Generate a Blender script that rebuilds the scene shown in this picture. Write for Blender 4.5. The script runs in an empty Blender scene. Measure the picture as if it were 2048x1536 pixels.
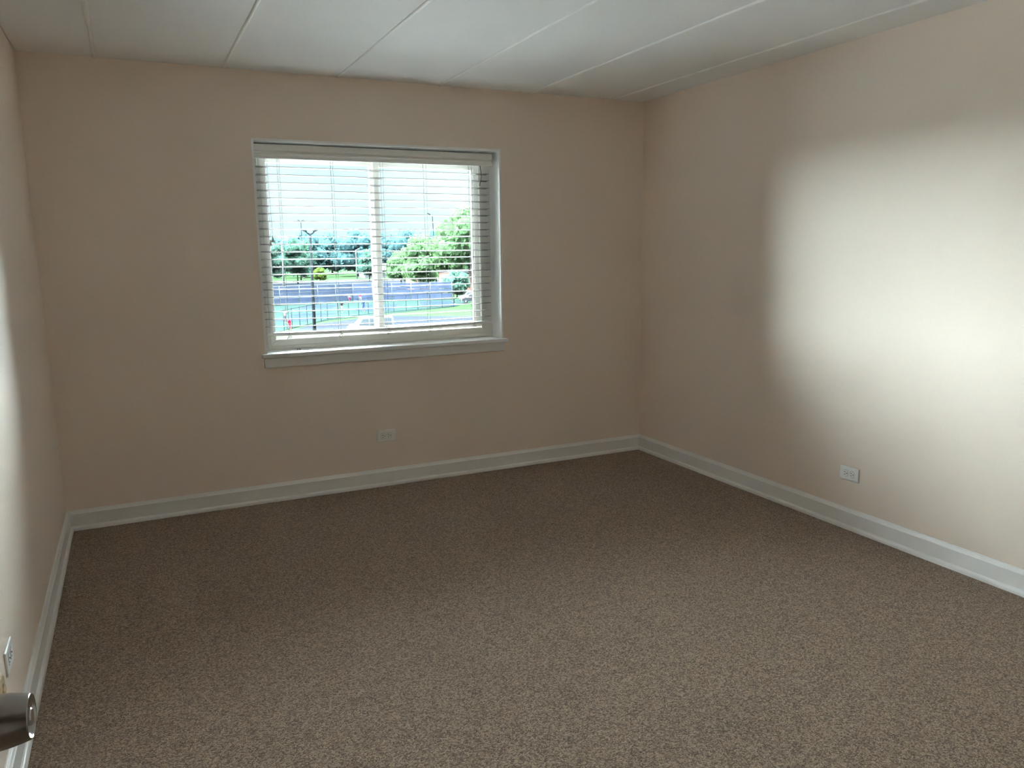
import bpy, bmesh, math, random
import numpy as np
from mathutils import Vector, Matrix
sc = bpy.context.scene
COL = sc.collection
PI = math.pi

# ------------------------------------------------------------------ camera
cam_d = bpy.data.cameras.new('camera')
cam = bpy.data.objects.new('camera', cam_d)
COL.objects.link(cam)
YAW, PITCH, ROLL = 0.4469, -0.1705, -0.0132
fw = Vector((math.sin(YAW) * math.cos(PITCH), math.cos(YAW) * math.cos(PITCH), math.sin(PITCH)))
rt = Vector((math.cos(YAW), -math.sin(YAW), 0))
up = rt.cross(fw)
rt2 = math.cos(ROLL) * rt + math.sin(ROLL) * up
up2 = -math.sin(ROLL) * rt + math.cos(ROLL) * up
cam.matrix_world = Matrix(((rt2.x, up2.x, -fw.x, 0.4139), (rt2.y, up2.y, -fw.y, -4.6339),
                           (rt2.z, up2.z, -fw.z, 1.4503), (0, 0, 0, 1)))
cam_d.sensor_fit = 'HORIZONTAL'
cam_d.sensor_width = 36.0
cam_d.lens = 36.0 * 1570.67 / 2048.0
cam_d.clip_start = 0.02
cam_d.clip_end = 2000
sc.camera = cam

# ------------------------------------------------------------------ sky, daylight, exposure
world = bpy.data.worlds.new('hazy_sky')
sc.world = world
world.use_nodes = True
wn = world.node_tree
wn.nodes.clear()
w_out = wn.nodes.new('ShaderNodeOutputWorld')
w_bg = wn.nodes.new('ShaderNodeBackground')
w_tc = wn.nodes.new('ShaderNodeTexCoord')
w_map = wn.nodes.new('ShaderNodeMapping')
w_map.inputs['Scale'].default_value = (1, 1, 3.5)
w_ns = wn.nodes.new('ShaderNodeTexNoise')
w_ns.inputs['Scale'].default_value = 3.0
w_ns.inputs['Detail'].default_value = 4
w_rp = wn.nodes.new('ShaderNodeValToRGB')
w_rp.color_ramp.elements[0].position = 0.38
w_rp.color_ramp.elements[0].color = (0.70, 0.90, 1.0, 1)
w_rp.color_ramp.elements[1].position = 0.62
w_rp.color_ramp.elements[1].color = (0.92, 1.0, 1.0, 1)
SKY = 1.12
w_bg.inputs['Strength'].default_value = SKY
wn.links.new(w_tc.outputs['Generated'], w_map.inputs['Vector'])
wn.links.new(w_map.outputs['Vector'], w_ns.inputs['Vector'])
wn.links.new(w_ns.outputs['Fac'], w_rp.inputs['Fac'])
wn.links.new(w_rp.outputs['Color'], w_bg.inputs['Color'])
wn.links.new(w_bg.outputs['Background'], w_out.inputs['Surface'])

portal_d = bpy.data.lights.new('window_portal', 'AREA')
portal_d.shape = 'RECTANGLE'
portal_d.size = 1.50
portal_d.size_y = 1.20
portal_d.cycles.is_portal = True
portal = bpy.data.objects.new('window_portal', portal_d)
COL.objects.link(portal)
portal.location = (1.823, 0.27, 1.465)
portal.rotation_euler = (-PI / 2, 0, 0)

sun_d = bpy.data.lights.new('hazy_sun', 'SUN')
sun_d.energy = 345.0
sun_d.angle = math.radians(176)
sun_d.color = (0.97, 0.985, 1.0)
sun = bpy.data.objects.new('hazy_sun', sun_d)
COL.objects.link(sun)
SUN_EL, SUN_AZ = math.radians(42), math.radians(-25)      # haze-veiled sun in front of the window, above the view
sun_dir = Vector((math.sin(SUN_AZ) * math.cos(SUN_EL), math.cos(SUN_AZ) * math.cos(SUN_EL), math.sin(SUN_EL)))
sun.rotation_euler = sun_dir.to_track_quat('Z', 'Y').to_euler()
sun.location = (-4, 40, 25)

vs = sc.view_settings
vs.view_transform = 'Standard'
vs.look = 'None'
vs.exposure = 0.30
vs.gamma = 1.0
vs.use_curve_mapping = False
sc.cycles.use_denoising = True
sc.cycles.max_bounces = 16
sc.cycles.diffuse_bounces = 10
sc.cycles.transparent_max_bounces = 24
sc.cycles.caustics_reflective = False
sc.cycles.caustics_refractive = False

# ------------------------------------------------------------------ helpers
def srgb(r, g, b):
    f = lambda c: (c / 255 / 12.92) if c / 255 <= 0.04045 else ((c / 255 + 0.055) / 1.055) ** 2.4
    return (f(r), f(g), f(b), 1)

def mat(name, col, rough=0.6, metal=0.0, spec=0.5, var=0.0, vscale=8.0, bump=0.0, bscale=200.0, bdist=0.001, detail=3.0, coat=0.0):
    m = bpy.data.materials.new(name)
    m.use_nodes = True
    nt = m.node_tree
    b = nt.nodes['Principled BSDF']
    b.inputs['Base Color'].default_value = (col[0], col[1], col[2], 1)
    b.inputs['Roughness'].default_value = rough
    b.inputs['Metallic'].default_value = metal
    b.inputs['Specular IOR Level'].default_value = spec
    b.inputs['Coat Weight'].default_value = coat
    tc = nt.nodes.new('ShaderNodeTexCoord')
    if var > 0:
        n = nt.nodes.new('ShaderNodeTexNoise')
        n.inputs['Scale'].default_value = vscale
        n.inputs['Detail'].default_value = detail
        nt.links.new(tc.outputs['Object'], n.inputs['Vector'])
        r = nt.nodes.new('ShaderNodeValToRGB')
        lo = [max(0, c * (1 - var)) for c in col[:3]]
        hi = [min(1, c * (1 + var)) for c in col[:3]]
        r.color_ramp.elements[0].position = 0.3
        r.color_ramp.elements[1].position = 0.7
        r.color_ramp.elements[0].color = (*lo, 1)
        r.color_ramp.elements[1].color = (*hi, 1)
        nt.links.new(n.outputs['Fac'], r.inputs['Fac'])
        nt.links.new(r.outputs['Color'], b.inputs['Base Color'])
    if bump > 0:
        n2 = nt.nodes.new('ShaderNodeTexNoise')
        n2.inputs['Scale'].default_value = bscale
        n2.inputs['Detail'].default_value = 2
        nt.links.new(tc.outputs['Object'], n2.inputs['Vector'])
        bp = nt.nodes.new('ShaderNodeBump')
        bp.inputs['Strength'].default_value = bump
        bp.inputs['Distance'].default_value = bdist
        nt.links.new(n2.outputs['Fac'], bp.inputs['Height'])
        nt.links.new(bp.outputs['Normal'], b.inputs['Normal'])
    return m

def carpet_mat():
    m = bpy.data.materials.new('loop_carpet')
    m.use_nodes = True
    nt = m.node_tree
    b = nt.nodes['Principled BSDF']
    b.inputs['Roughness'].default_value = 0.95
    b.inputs['Specular IOR Level'].default_value = 0.15
    b.inputs['Sheen Weight'].default_value = 0.08
    tc = nt.nodes.new('ShaderNodeTexCoord')
    vo = nt.nodes.new('ShaderNodeTexVoronoi')
    vo.inputs['Scale'].default_value = 210.0
    nt.links.new(tc.outputs['Object'], vo.inputs['Vector'])
    n1 = nt.nodes.new('ShaderNodeTexNoise')
    n1.inputs['Scale'].default_value = 330.0
    n1.inputs['Detail'].default_value = 2.0
    nt.links.new(tc.outputs['Object'], n1.inputs['Vector'])
    r1 = nt.nodes.new('ShaderNodeValToRGB')
    e = r1.color_ramp.elements
    e[0].position = 0.32
    e[0].color = (0.070, 0.047, 0.033, 1)
    e[1].position = 0.70
    e[1].color = (0.390, 0.300, 0.220, 1)
    mid = e.new(0.5)
    mid.color = (0.195, 0.143, 0.105, 1)
    mx = nt.nodes.new('ShaderNodeMix')
    mx.data_type = 'FLOAT'
    mx.inputs['Factor'].default_value = 0.30
    nt.links.new(n1.outputs['Fac'], mx.inputs['A'])
    sep = nt.nodes.new('ShaderNodeSeparateColor')
    nt.links.new(vo.outputs['Color'], sep.inputs['Color'])
    nt.links.new(sep.outputs['Red'], mx.inputs['B'])
    nt.links.new(mx.outputs['Result'], r1.inputs['Fac'])
    nt.links.new(r1.outputs['Color'], b.inputs['Base Color'])
    bp = nt.nodes.new('ShaderNodeBump')
    bp.inputs['Strength'].default_value = 0.8
    bp.inputs['Distance'].default_value = 0.003
    bp.invert = True
    nt.links.new(vo.outputs['Distance'], bp.inputs['Height'])
    nt.links.new(bp.outputs['Normal'], b.inputs['Normal'])
    return m

def glass_mat():
    m = bpy.data.materials.new('window_glass')
    m.use_nodes = True
    nt = m.node_tree
    nt.nodes.clear()
    o = nt.nodes.new('ShaderNodeOutputMaterial')
    t = nt.nodes.new('ShaderNodeBsdfTransparent')
    t.inputs['Color'].default_value = (0.90, 0.975, 0.985, 1)
    gl = nt.nodes.new('ShaderNodeBsdfGlossy')
    gl.inputs['Roughness'].default_value = 0.02
    fr = nt.nodes.new('ShaderNodeFresnel')
    fr.inputs['IOR'].default_value = 1.45
    mx = nt.nodes.new('ShaderNodeMixShader')
    nt.links.new(fr.outputs['Fac'], mx.inputs['Fac'])
    nt.links.new(t.outputs['BSDF'], mx.inputs[1])
    nt.links.new(gl.outputs['BSDF'], mx.inputs[2])
    nt.links.new(mx.outputs['Shader'], o.inputs['Surface'])
    return m

M = {}
M['wall'] = mat('beige_wall_paint', (0.835, 0.735, 0.645), 0.55, spec=0.35, var=0.015, vscale=1.2, bump=0.10, bscale=180, bdist=0.0008)
M['ceil'] = mat('white_ceiling_paint', (0.92, 0.93, 0.935), 0.8, spec=0.2, var=0.02, vscale=2.0, bump=0.12, bscale=120, bdist=0.001)
M['bead'] = mat('white_caulk', (0.95, 0.95, 0.94), 0.6, spec=0.3)
M['trim'] = mat('white_trim_paint', (0.88, 0.88, 0.87), 0.35, spec=0.45, bump=0.03, bscale=60, bdist=0.0005)
M['jamb'] = mat('white_jamb_paint', (0.93, 0.94, 0.94), 0.45, spec=0.4, bump=0.06, bscale=90, bdist=0.0005)
M['vinyl'] = mat('offwhite_vinyl', (0.87, 0.855, 0.81), 0.45, spec=0.4)
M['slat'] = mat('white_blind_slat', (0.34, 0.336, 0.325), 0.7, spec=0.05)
M['valance'] = mat('white_valance', (0.84, 0.83, 0.80), 0.6, spec=0.2)
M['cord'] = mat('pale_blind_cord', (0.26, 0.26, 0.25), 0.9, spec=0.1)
M['tassel'] = mat('grey_plastic_tassel', (0.50, 0.50, 0.47), 0.6)
M['twine'] = mat('brown_string', (0.12, 0.085, 0.05), 0.9)
M['plate'] = mat('white_plastic', (0.90, 0.90, 0.885), 0.3, spec=0.5)
M['slot'] = mat('dark_slot', (0.015, 0.013, 0.012), 0.8)
M['tan'] = mat('almond_plastic', (0.50, 0.39, 0.24), 0.45, var=0.3, vscale=90)
M['nickel'] = mat('brushed_steel', (0.42, 0.40, 0.385), 0.26, metal=1.0, bump=0.03, bscale=400, bdist=0.0003)
M['door'] = mat('brown_wood_door', (0.20, 0.10, 0.05), 0.4, var=0.25, vscale=6)
M['carpet'] = carpet_mat()
M['glass'] = glass_mat()

def new_obj(name, bm, m=None, parent=None, smooth=False, loc=None):
    me = bpy.data.meshes.new(name)
    bm.normal_update()
    bm.to_mesh(me)
    bm.free()
    if smooth:
        for p in me.polygons:
            p.use_smooth = True
    if m is not None:
        me.materials.append(m)
    o = bpy.data.objects.new(name, me)
    COL.objects.link(o)
    if loc is not None:
        o.location = loc
    if parent is not None:
        o.parent = parent
    return o

def box(bm, x0, x1, y0, y1, z0, z1, bev=0.0, seg=1):
    t = bmesh.new()
    vs_ = [t.verts.new((x, y, z)) for x in (x0, x1) for y in (y0, y1) for z in (z0, z1)]
    for f in ((0, 1, 3, 2), (4, 6, 7, 5), (0, 4, 5, 1), (2, 3, 7, 6), (0, 2, 6, 4), (1, 5, 7, 3)):
        t.faces.new([vs_[i] for i in f])
    if bev > 0:
        bmesh.ops.bevel(t, geom=t.edges[:], offset=bev, segments=seg, affect='EDGES', profile=0.5)
    merge(bm, t)

def merge(bm, t, mtx=None):
    mp = {}
    for v in t.verts:
        co = mtx @ v.co if mtx is not None else v.co
        mp[v] = bm.verts.new(co)
    for f in t.faces:
        try:
            nf = bm.faces.new([mp[v] for v in f.verts])
            nf.smooth = f.smooth
            nf.material_index = f.material_index
        except ValueError:
            pass
    t.free()

def bxo(name, x0, x1, y0, y1, z0, z1, m, parent=None, bev=0.0, seg=1):
    bm = bmesh.new()
    box(bm, x0, x1, y0, y1, z0, z1, bev, seg)
    return new_obj(name, bm, m, parent)

def sweep(bm, frames, prof, closed_prof=True, cap=True):
    """frames: list of functions mapping a profile point (a, b) to a Vector."""
    rings = [[bm.verts.new(fr(a, b)) for a, b in prof] for fr in frames]
    n = len(prof)
    for r0, r1 in zip(rings, rings[1:]):
        for i in range(n if closed_prof else n - 1):
            j = (i + 1) % n
            bm.faces.new((r0[i], r0[j], r1[j], r1[i]))
    if cap:
        bm.faces.new(rings[0][::-1])
        bm.faces.new(rings[-1])
    bmesh.ops.recalc_face_normals(bm, faces=bm.faces[:])

def lathe(bm, prof, seg=32, mtx=None):
    """prof: (r, h) pairs, turned about local +Z."""
    t = bmesh.new()
    rings = []
    for r, h in prof:
        if r < 1e-6:
            rings.append([t.verts.new((0, 0, h))])
        else:
            rings.append([t.verts.new((r * math.cos(2 * PI * k / seg), r * math.sin(2 * PI * k / seg), h)) for k in range(seg)])
    for a, b in zip(rings, rings[1:]):
        for k in range(seg):
            l = (k + 1) % seg
            if len(a) == 1 and len(b) == 1:
                continue
            if len(a) == 1:
                t.faces.new((a[0], b[k], b[l]))
            elif len(b) == 1:
                t.faces.new((a[k], a[l], b[0]))
            else:
                t.faces.new((a[k], a[l], b[l], b[k]))
    bmesh.ops.recalc_face_normals(t, faces=t.faces[:])
    merge(bm, t, mtx)

def tube(bm, pts, rad, seg=6):
    pts = [Vector(p) for p in pts]
    rads = rad if isinstance(rad, (list, tuple)) else [rad] * len(pts)
    rings = []
    for i, p in enumerate(pts):
        d = (pts[min(i + 1, len(pts) - 1)] - pts[max(i - 1, 0)])
        if d.length < 1e-9:
            d = Vector((0, 0, 1))
        d.normalize()
        ref = Vector((1, 0, 0)) if abs(d.x) < 0.8 else Vector((0, 1, 0))
        u = d.cross(ref).normalized()
        w = d.cross(u)
        rings.append([bm.verts.new(p + (u * math.cos(2 * PI * k / seg) + w * math.sin(2 * PI * k / seg)) * rads[i]) for k in range(seg)])
    for a, b in zip(rings, rings[1:]):
        for k in range(seg):
            l = (k + 1) % seg
            f = bm.faces.new((a[k], a[l], b[l], b[k]))
            f.smooth = True
    bm.faces.new(rings[0][::-1])
    bm.faces.new(rings[-1])

def empty(name, loc=(0, 0, 0), rz=0.0):
    o = bpy.data.objects.new(name, None)
    COL.objects.link(o)
    o.location = loc
    o.rotation_euler = (0, 0, rz)
    o.empty_display_size = 0.1
    return o

def tag(o, label, cat, group=None):
    o['label'] = label
    o['category'] = cat
    if group:
        o['group'] = group
    return o

def struct(o, label=None, cat=None):
    o['kind'] = 'structure'
    if label:
        o['label'] = label
    if cat:
        o['category'] = cat
    return o

def copy_tree(o, parent=None):
    c = o.copy()
    COL.objects.link(c)
    c.parent = parent
    for ch in o.children:
        copy_tree(ch, c)
    return c

# ------------------------------------------------------------------ room shell
W, H, D = 3.658, 2.421, 4.70
X0, X1, Z0, Z1 = 1.082, 2.564, 0.875, 2.055      # window opening
TH = 0.26
struct(bxo('floor', -0.12, W + 0.12, -D - 1.9, 0.0, -0.12, 0.0, M['carpet']), 'brown flecked loop pile carpet covering the whole floor', 'floor')

bm = bmesh.new()
JT = 0.012
for a in ((-0.12, X0 - JT, 0, TH, -0.12, H + 0.2), (X1 + JT, W + 0.12, 0, TH, -0.12, H + 0.2), (X0 - JT, X1 + JT, 0, TH, -0.12, Z0 - 0.022), (X0 - JT, X1 + JT, 0, TH, Z1 + JT, H + 0.2)):
    box(bm, *a)
struct(new_obj('wall_back', bm, M['wall']), 'beige painted wall with the window in it', 'wall')
struct(bxo('wall_left', -0.12, 0, -D - 1.9, 0, 0.0, H + 0.2, M['wall']), 'beige painted wall along the left edge', 'wall')
struct(bxo('wall_right', W, W + 0.12, -D - 1.9, 0, 0.0, H + 0.2, M['wall']), 'large beige painted wall on the right with one outlet', 'wall')
DX0, DX1, DH = 0.16, 1.08, 2.05
bm = bmesh.new()
for a in ((0, DX0, -D - 0.12, -D, 0, H), (DX1, W, -D - 0.12, -D, 0, H), (DX0, DX1, -D - 0.12, -D, DH, H)):
    box(bm, *a)
struct(new_obj('wall_front', bm, M['wall']), 'beige wall with the doorway behind the camera', 'wall')
struct(bxo('wall_hall', 0, W, -D - 1.9, -D - 1.78, 0, H, M['wall']), 'beige corridor wall beyond the doorway', 'wall')

# ceiling: precast planks with caulked seams
ceil = struct(bxo('ceiling', 0, W, -D - 1.9, 0.0, H + 0.06, H + 0.2, M['ceil']), 'white plank ceiling with thin raised caulk seams', 'ceiling')
seams = [0.3441 + 0.6111 * i for i in range(6)]
edges = [0.0] + seams + [W]
rng = random.Random(3)
for a, b in zip(edges, edges[1:]):
    bm = bmesh.new()
    ga = 0.004 if a > 0 else 0.0
    gb = 0.004 if b < W else 0.0
    y0, y1 = -D - 1.9, 0.0
    prof = [(a + ga, H + 0.06), (a + ga, H + 0.003), (a + ga + 0.005, H), (b - gb - 0.005, H), (b - gb, H + 0.003), (b - gb, H + 0.06)]
    sweep(bm, [lambda p, q, y=y0: Vector((p, y, q)), lambda p, q, y=y1: Vector((p, y, q))], prof)
    new_obj('ceiling_plank', bm, M['ceil'], ceil)
for x in seams:
    bm = bmesh.new()
    pts, rr = [], []
    n = 90
    ph = rng.random() * 6
    for i in range(n + 1):
        y = -D + 0.002 + (D - 0.004) * i / n
        pts.append((x + 0.0012 * math.sin(ph + y * 5.1) + rng.uniform(-0.0006, 0.0006), y, H + 0.0015))
        rr.append(0.0090 + 0.0009 * math.sin(ph * 2 + y * 9) + rng.uniform(-0.0005, 0.0007))
    tube(bm, pts, rr, 8)
    new_obj('seam_bead', bm, M['bead'], ceil)

# baseboards: moulded profile (a = distance from the wall, b = height)
PB = [(0, 0), (0, 0.1071), (0.0035, 0.1071), (0.0055, 0.1055), (0.0060, 0.1020), (0.0072, 0.1008), (0.0082, 0.1000), (0.0095, 0.0972),
      (0.0125, 0.0915), (0.0145, 0.0895), (0.0150, 0.0880), (0.0150, 0.0230), (0.0190, 0.0222), (0.0228, 0.0198), (0.0258, 0.0158), (0.0272, 0.0110), (0.0275, 0.0)]
def baseboard(name, f0, f1, label):
    bm = bmesh.new()
    sweep(bm, [f0, f1], PB)
    return struct(new_obj(name, bm, M['trim']), label, 'baseboard')
baseboard('baseboard_back', lambda a, b: Vector((a, -a, b)), lambda a, b: Vector((W - a, -a, b)), 'white moulded baseboard under the window wall')
baseboard('baseboard_right', lambda a, b: Vector((W - a, -a, b)), lambda a, b: Vector((W - a, -D + a, b)), 'white moulded baseboard along the right wall')
baseboard('baseboard_left', lambda a, b: Vector((a, -a, b)), lambda a, b: Vector((a, -D + a, b)), 'white moulded baseboard along the left wall')
baseboard('baseboard_front', lambda a, b: Vector((DX1 + 0.07, -D + a, b)), lambda a, b: Vector((W - a, -D + a, b)), 'white moulded baseboard beside the doorway')

# ------------------------------------------------------------------ window trim
bm = bmesh.new()
box(bm, X1, X1 + JT, 0.0, TH, Z0, Z1 + JT)
box(bm, X0 - JT, X0, 0.0, TH, Z0, Z1 + JT)
box(bm, X0, X1, 0.0, TH, Z1, Z1 + JT)
box(bm, X1 - 0.0005, X1 + 0.004, -0.0025, 0.004, Z0, Z1 + 0.004)
box(bm, X0 - 0.004, X0 + 0.0005, -0.0025, 0.004, Z0, Z1 + 0.004)
box(bm, X0 - 0.004, X1 + 0.004, -0.0025, 0.004, Z1 - 0.0005, Z1 + 0.004)
struct(new_obj('trim_1', bm, M['jamb']), 'white painted lining of the window recess', 'trim')
bm = bmesh.new()
box(bm, X0 - JT, X1 + JT, 0.0, TH, Z0 - 0.022, Z0)
box(bm, 1.051, 2.596, -0.035, 0.0, Z0 - 0.022, Z0, 0.003, 2)
struct(new_obj('trim_2', bm, M['jamb']), 'white window stool projecting below the blind', 'trim')
struct(bxo('trim_3', 1.062, 2.578, -0.016, 0.0, 0.795, Z0 - 0.022, M['trim'], None, 0.0015), 'white apron board under the window stool', 'trim')

# ------------------------------------------------------------------ window unit (horizontal slider)
win = struct(empty('window_1', (1.823, 0.17, Z0)), 'white vinyl sliding window with two panes behind the blind', 'window')
def wpart(name, bm, m, parent=None, smooth=False):
    o = new_obj(name, bm, m, None, smooth)
    if parent is None:
        o.location = (-1.823, -0.17, -Z0)
        o.parent = win
    else:
        o.parent = parent
    return o
def ring(bm, ox0, ox1, oz0, oz1, ix0, ix1, iz0, iz1, y0, y1):
    """mitred rectangular frame between an outer and an inner rectangle."""
    o = [(ox0, oz0), (ox1, oz0), (ox1, oz1), (ox0, oz1)]
    i_ = [(ix0, iz0), (ix1, iz0), (ix1, iz1), (ix0, iz1)]
    V = {}
    for k in range(4):
        for nm, src in (('o', o), ('i', i_)):
            for yy in (0, 1):
                V[nm, k, yy] = bm.verts.new((src[k][0], (y0, y1)[yy], src[k][1]))
    for k in range(4):
        l = (k + 1) % 4
        bm.faces.new((V['o', k, 0], V['o', l, 0], V['i', l, 0], V['i', k, 0]))
        bm.faces.new((V['o', k, 1], V['i', k, 1], V['i', l, 1], V['o', l, 1]))
        bm.faces.new((V['o', k, 0], V['o', k, 1], V['o', l, 1], V['o', l, 0]))
        bm.faces.new((V['i', k, 0], V['i', l, 0], V['i', l, 1], V['i', k, 1]))
    bmesh.ops.recalc_face_normals(bm, faces=bm.faces[:])
FX0, FX1, FZ0, FZ1 = 1.126, 2.520, 0.899, 2.031     # outer edge of the mitred face
IX0, IX1, IZ0, IZ1 = 1.160, 2.486, 0.939, 1.991     # inner edge
bm = bmesh.new()
ring(bm, X0 + 0.0005, X1 - 0.0005, Z0 + 0.0005, Z1 - 0.0005, FX0 - 0.012, FX1 + 0.012, FZ0 - 0.012, FZ1 + 0.012, 0.152, 0.25)
ring(bm, FX0 - 0.013, FX1 + 0.013, FZ0 - 0.013, FZ1 + 0.013, FX0, FX1, FZ0, FZ1, 0.144, 0.25)
wpart('outer_frame', bm, M['vinyl'])
bm = bmesh.new()
def member(pts):                                     # one mitred member, slightly open at the mitre
    t = bmesh.new()
    a = [t.verts.new((x, 0.140, z)) for x, z in pts]
    b = [t.verts.new((x, 0.25, z)) for x, z in pts]
    t.faces.new(a)
    t.faces.new(b[::-1])
    for k in range(4):
        t.faces.new((a[k], b[k], b[(k + 1) % 4], a[(k + 1) % 4]))
    bmesh.ops.recalc_face_normals(t, faces=t.faces[:])
    bmesh.ops.bevel(t, geom=t.edges[:], offset=0.0022, segments=2, affect='EDGES', profile=0.5)
    return t
g_ = 0.0006
for pts in ([(FX0 + g_, FZ0), (FX1 - g_, FZ0), (IX1 - g_, IZ0), (IX0 + g_, IZ0)], [(FX0 + g_, FZ1), (FX1 - g_, FZ1), (IX1 - g_, IZ1), (IX0 + g_, IZ1)],
            [(FX0, FZ0 + g_), (IX0, IZ0 + g_), (IX0, IZ1 - g_), (FX0, FZ1 - g_)], [(FX1, FZ0 + g_), (IX1, IZ0 + g_), (IX1, IZ1 - g_), (FX1, FZ1 - g_)]):
    t = member(pts)
    wpart('frame_member', t, M['vinyl'])
# fixed left lite
bm = bmesh.new()
ring(bm, IX0, 1.803, IZ0, IZ1, IX0 + 0.006, 1.778, IZ0 + 0.026, IZ1 - 0.032, 0.185, 0.215)
wpart('fixed_sash', bm, M['vinyl'])
bm = bmesh.new()
box(bm, IX0 + 0.004, 1.780, 0.197, 0.203, IZ0 + 0.02, IZ1 - 0.028)
wpart('pane', bm, M['glass'])
# sliding right sash
bm = bmesh.new()
ring(bm, 1.795, IX1, IZ0 + 0.004, IZ1, 1.826, 2.452, IZ0 + 0.038, IZ1 - 0.036, 0.158, 0.183)
ring(bm, 1.826, 2.452, IZ0 + 0.038, IZ1 - 0.036, 1.830, 2.440, IZ0 + 0.044, IZ1 - 0.042, 0.163, 0.181)
for xa in (1.803, 1.812, 1.820):
    box(bm, xa, xa + 0.0022, 0.1566, 0.160, IZ0 + 0.05, IZ1 - 0.05)
wpart('sliding_sash', bm, M['vinyl'])
bm = bmesh.new()
box(bm, 1.828, 2.446, 0.168, 0.174, IZ0 + 0.04, IZ1 - 0.038)
wpart('pane', bm, M['glass'])
for zc in (1.715, 1.215):                              # sash latches on the meeting stile
    bm = bmesh.new()
    tube(bm, [(1.793, 0.152, zc + 0.030), (1.780, 0.148, zc + 0.034), (1.772, 0.146, zc + 0.022), (1.772, 0.146, zc - 0.004), (1.784, 0.147, zc - 0.012),
              (1.789, 0.148, zc - 0.030), (1.778, 0.147, zc - 0.040)], 0.0032, 6)
    box(bm, 1.788, 1.796, 0.148, 0.158, zc - 0.02, zc + 0.036, 0.001)
    wpart('sash_latch', bm, M['plate'])

# ------------------------------------------------------------------ blind
blind = tag(empty('window_blind', (1.817, 0.11, 1.97)), 'white two inch slat blind lowered almost to the stool', 'blind')
def bpart(name, bm, m, parent=None, smooth=False):
    o = new_obj(name, bm, m, None, smooth)
    if parent is None:
        o.location = (-1.817, -0.11, -1.97)
        o.parent = blind
    else:
        o.parent = parent
    return o
VX0, VX1 = 1.090, 2.546
VP = [(0.078, 2.046), (0.0660, 2.046), (0.0650, 2.044), (0.0650, 2.012), (0.0665, 2.0105), (0.0650, 2.009), (0.0665, 2.0075), (0.0700, 2.005), (0.0720, 2.001),
      (0.0730, 1.997), (0.0690, 1.993), (0.0670, 1.988), (0.0660, 1.984), (0.0665, 1.981), (0.0650, 1.979), (0.0650, 1.971), (0.0670, 1.968), (0.078, 1.968)]
bm = bmesh.new()
sweep(bm, [lambda a, b: Vector((VX0, a, b)), lambda a, b: Vector((VX1, a, b))], VP)
bpart('valance', bm, M['valance'])
bm = bmesh.new()
box(bm, 1.098, 2.540, 0.085, 0.135, 2.000, 2.042, 0.002)
bpart('headrail', bm, M['valance'])
SX0, SX1 = 1.101, 2.531
NS = 22
def sag(t):                                          # 0..1 across, 1 in the middle
    return 4 * t * (1 - t)
rb = random.Random(5)
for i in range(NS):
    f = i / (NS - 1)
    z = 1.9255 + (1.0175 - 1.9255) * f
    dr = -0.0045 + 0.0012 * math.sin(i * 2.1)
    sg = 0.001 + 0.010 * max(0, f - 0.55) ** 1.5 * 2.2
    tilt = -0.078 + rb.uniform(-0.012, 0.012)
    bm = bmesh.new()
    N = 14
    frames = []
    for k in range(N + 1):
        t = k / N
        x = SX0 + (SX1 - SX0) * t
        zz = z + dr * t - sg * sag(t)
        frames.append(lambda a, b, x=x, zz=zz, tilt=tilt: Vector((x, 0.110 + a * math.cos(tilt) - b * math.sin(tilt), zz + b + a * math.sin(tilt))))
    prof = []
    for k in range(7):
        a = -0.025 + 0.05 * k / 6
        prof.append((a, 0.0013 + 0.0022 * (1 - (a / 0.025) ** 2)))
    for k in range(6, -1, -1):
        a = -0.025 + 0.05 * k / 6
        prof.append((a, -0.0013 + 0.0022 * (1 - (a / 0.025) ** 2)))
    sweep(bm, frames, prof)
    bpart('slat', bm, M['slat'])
def rail_z(x):
    t = (x - SX0) / (SX1 - SX0)
    return 0.9760 + 0.0010 * t - 0.0085 * sag(t)
bm = bmesh.new()
frames = []
for k in range(21):
    x = SX0 + (SX1 - SX0) * k / 20
    frames.append(lambda a, b, x=x: Vector((x, 0.110 + a, rail_z(x) + b)))
prof = [(-0.025, -0.007), (-0.023, -0.009), (0.023, -0.009), (0.025, -0.007), (0.025, 0.005), (0.022, 0.009), (-0.022, 0.009), (-0.025, 0.006)]
sweep(bm, frames, prof)
rail = bpart('bottom_rail', bm, M['valance'])
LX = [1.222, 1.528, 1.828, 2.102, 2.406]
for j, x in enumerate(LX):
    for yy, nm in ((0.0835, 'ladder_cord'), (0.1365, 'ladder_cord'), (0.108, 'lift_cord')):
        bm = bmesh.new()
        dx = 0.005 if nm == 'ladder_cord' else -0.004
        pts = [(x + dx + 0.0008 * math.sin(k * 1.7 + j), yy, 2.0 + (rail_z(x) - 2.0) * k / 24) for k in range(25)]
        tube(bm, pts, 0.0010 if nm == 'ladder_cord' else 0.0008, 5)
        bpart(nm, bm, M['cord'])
    zb = rail_z(x)
    bm = bmesh.new()                                 # knotted cord end hanging below the bottom rail
    pts = []
    for k in range(15):
        a = k / 14 * 2 * PI * 1.4 + j
        pts.append((x + 0.003 + 0.016 * math.sin(a) * (0.5 + k / 28), 0.080 - 0.002 * math.cos(a), zb - 0.016 - 0.010 * math.cos(a * 1.3) - 0.0004 * k))
    tube(bm, [(x, 0.0835, zb)] + pts, 0.0011, 5)
    bpart('cord_end', bm, M['cord'])
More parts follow.
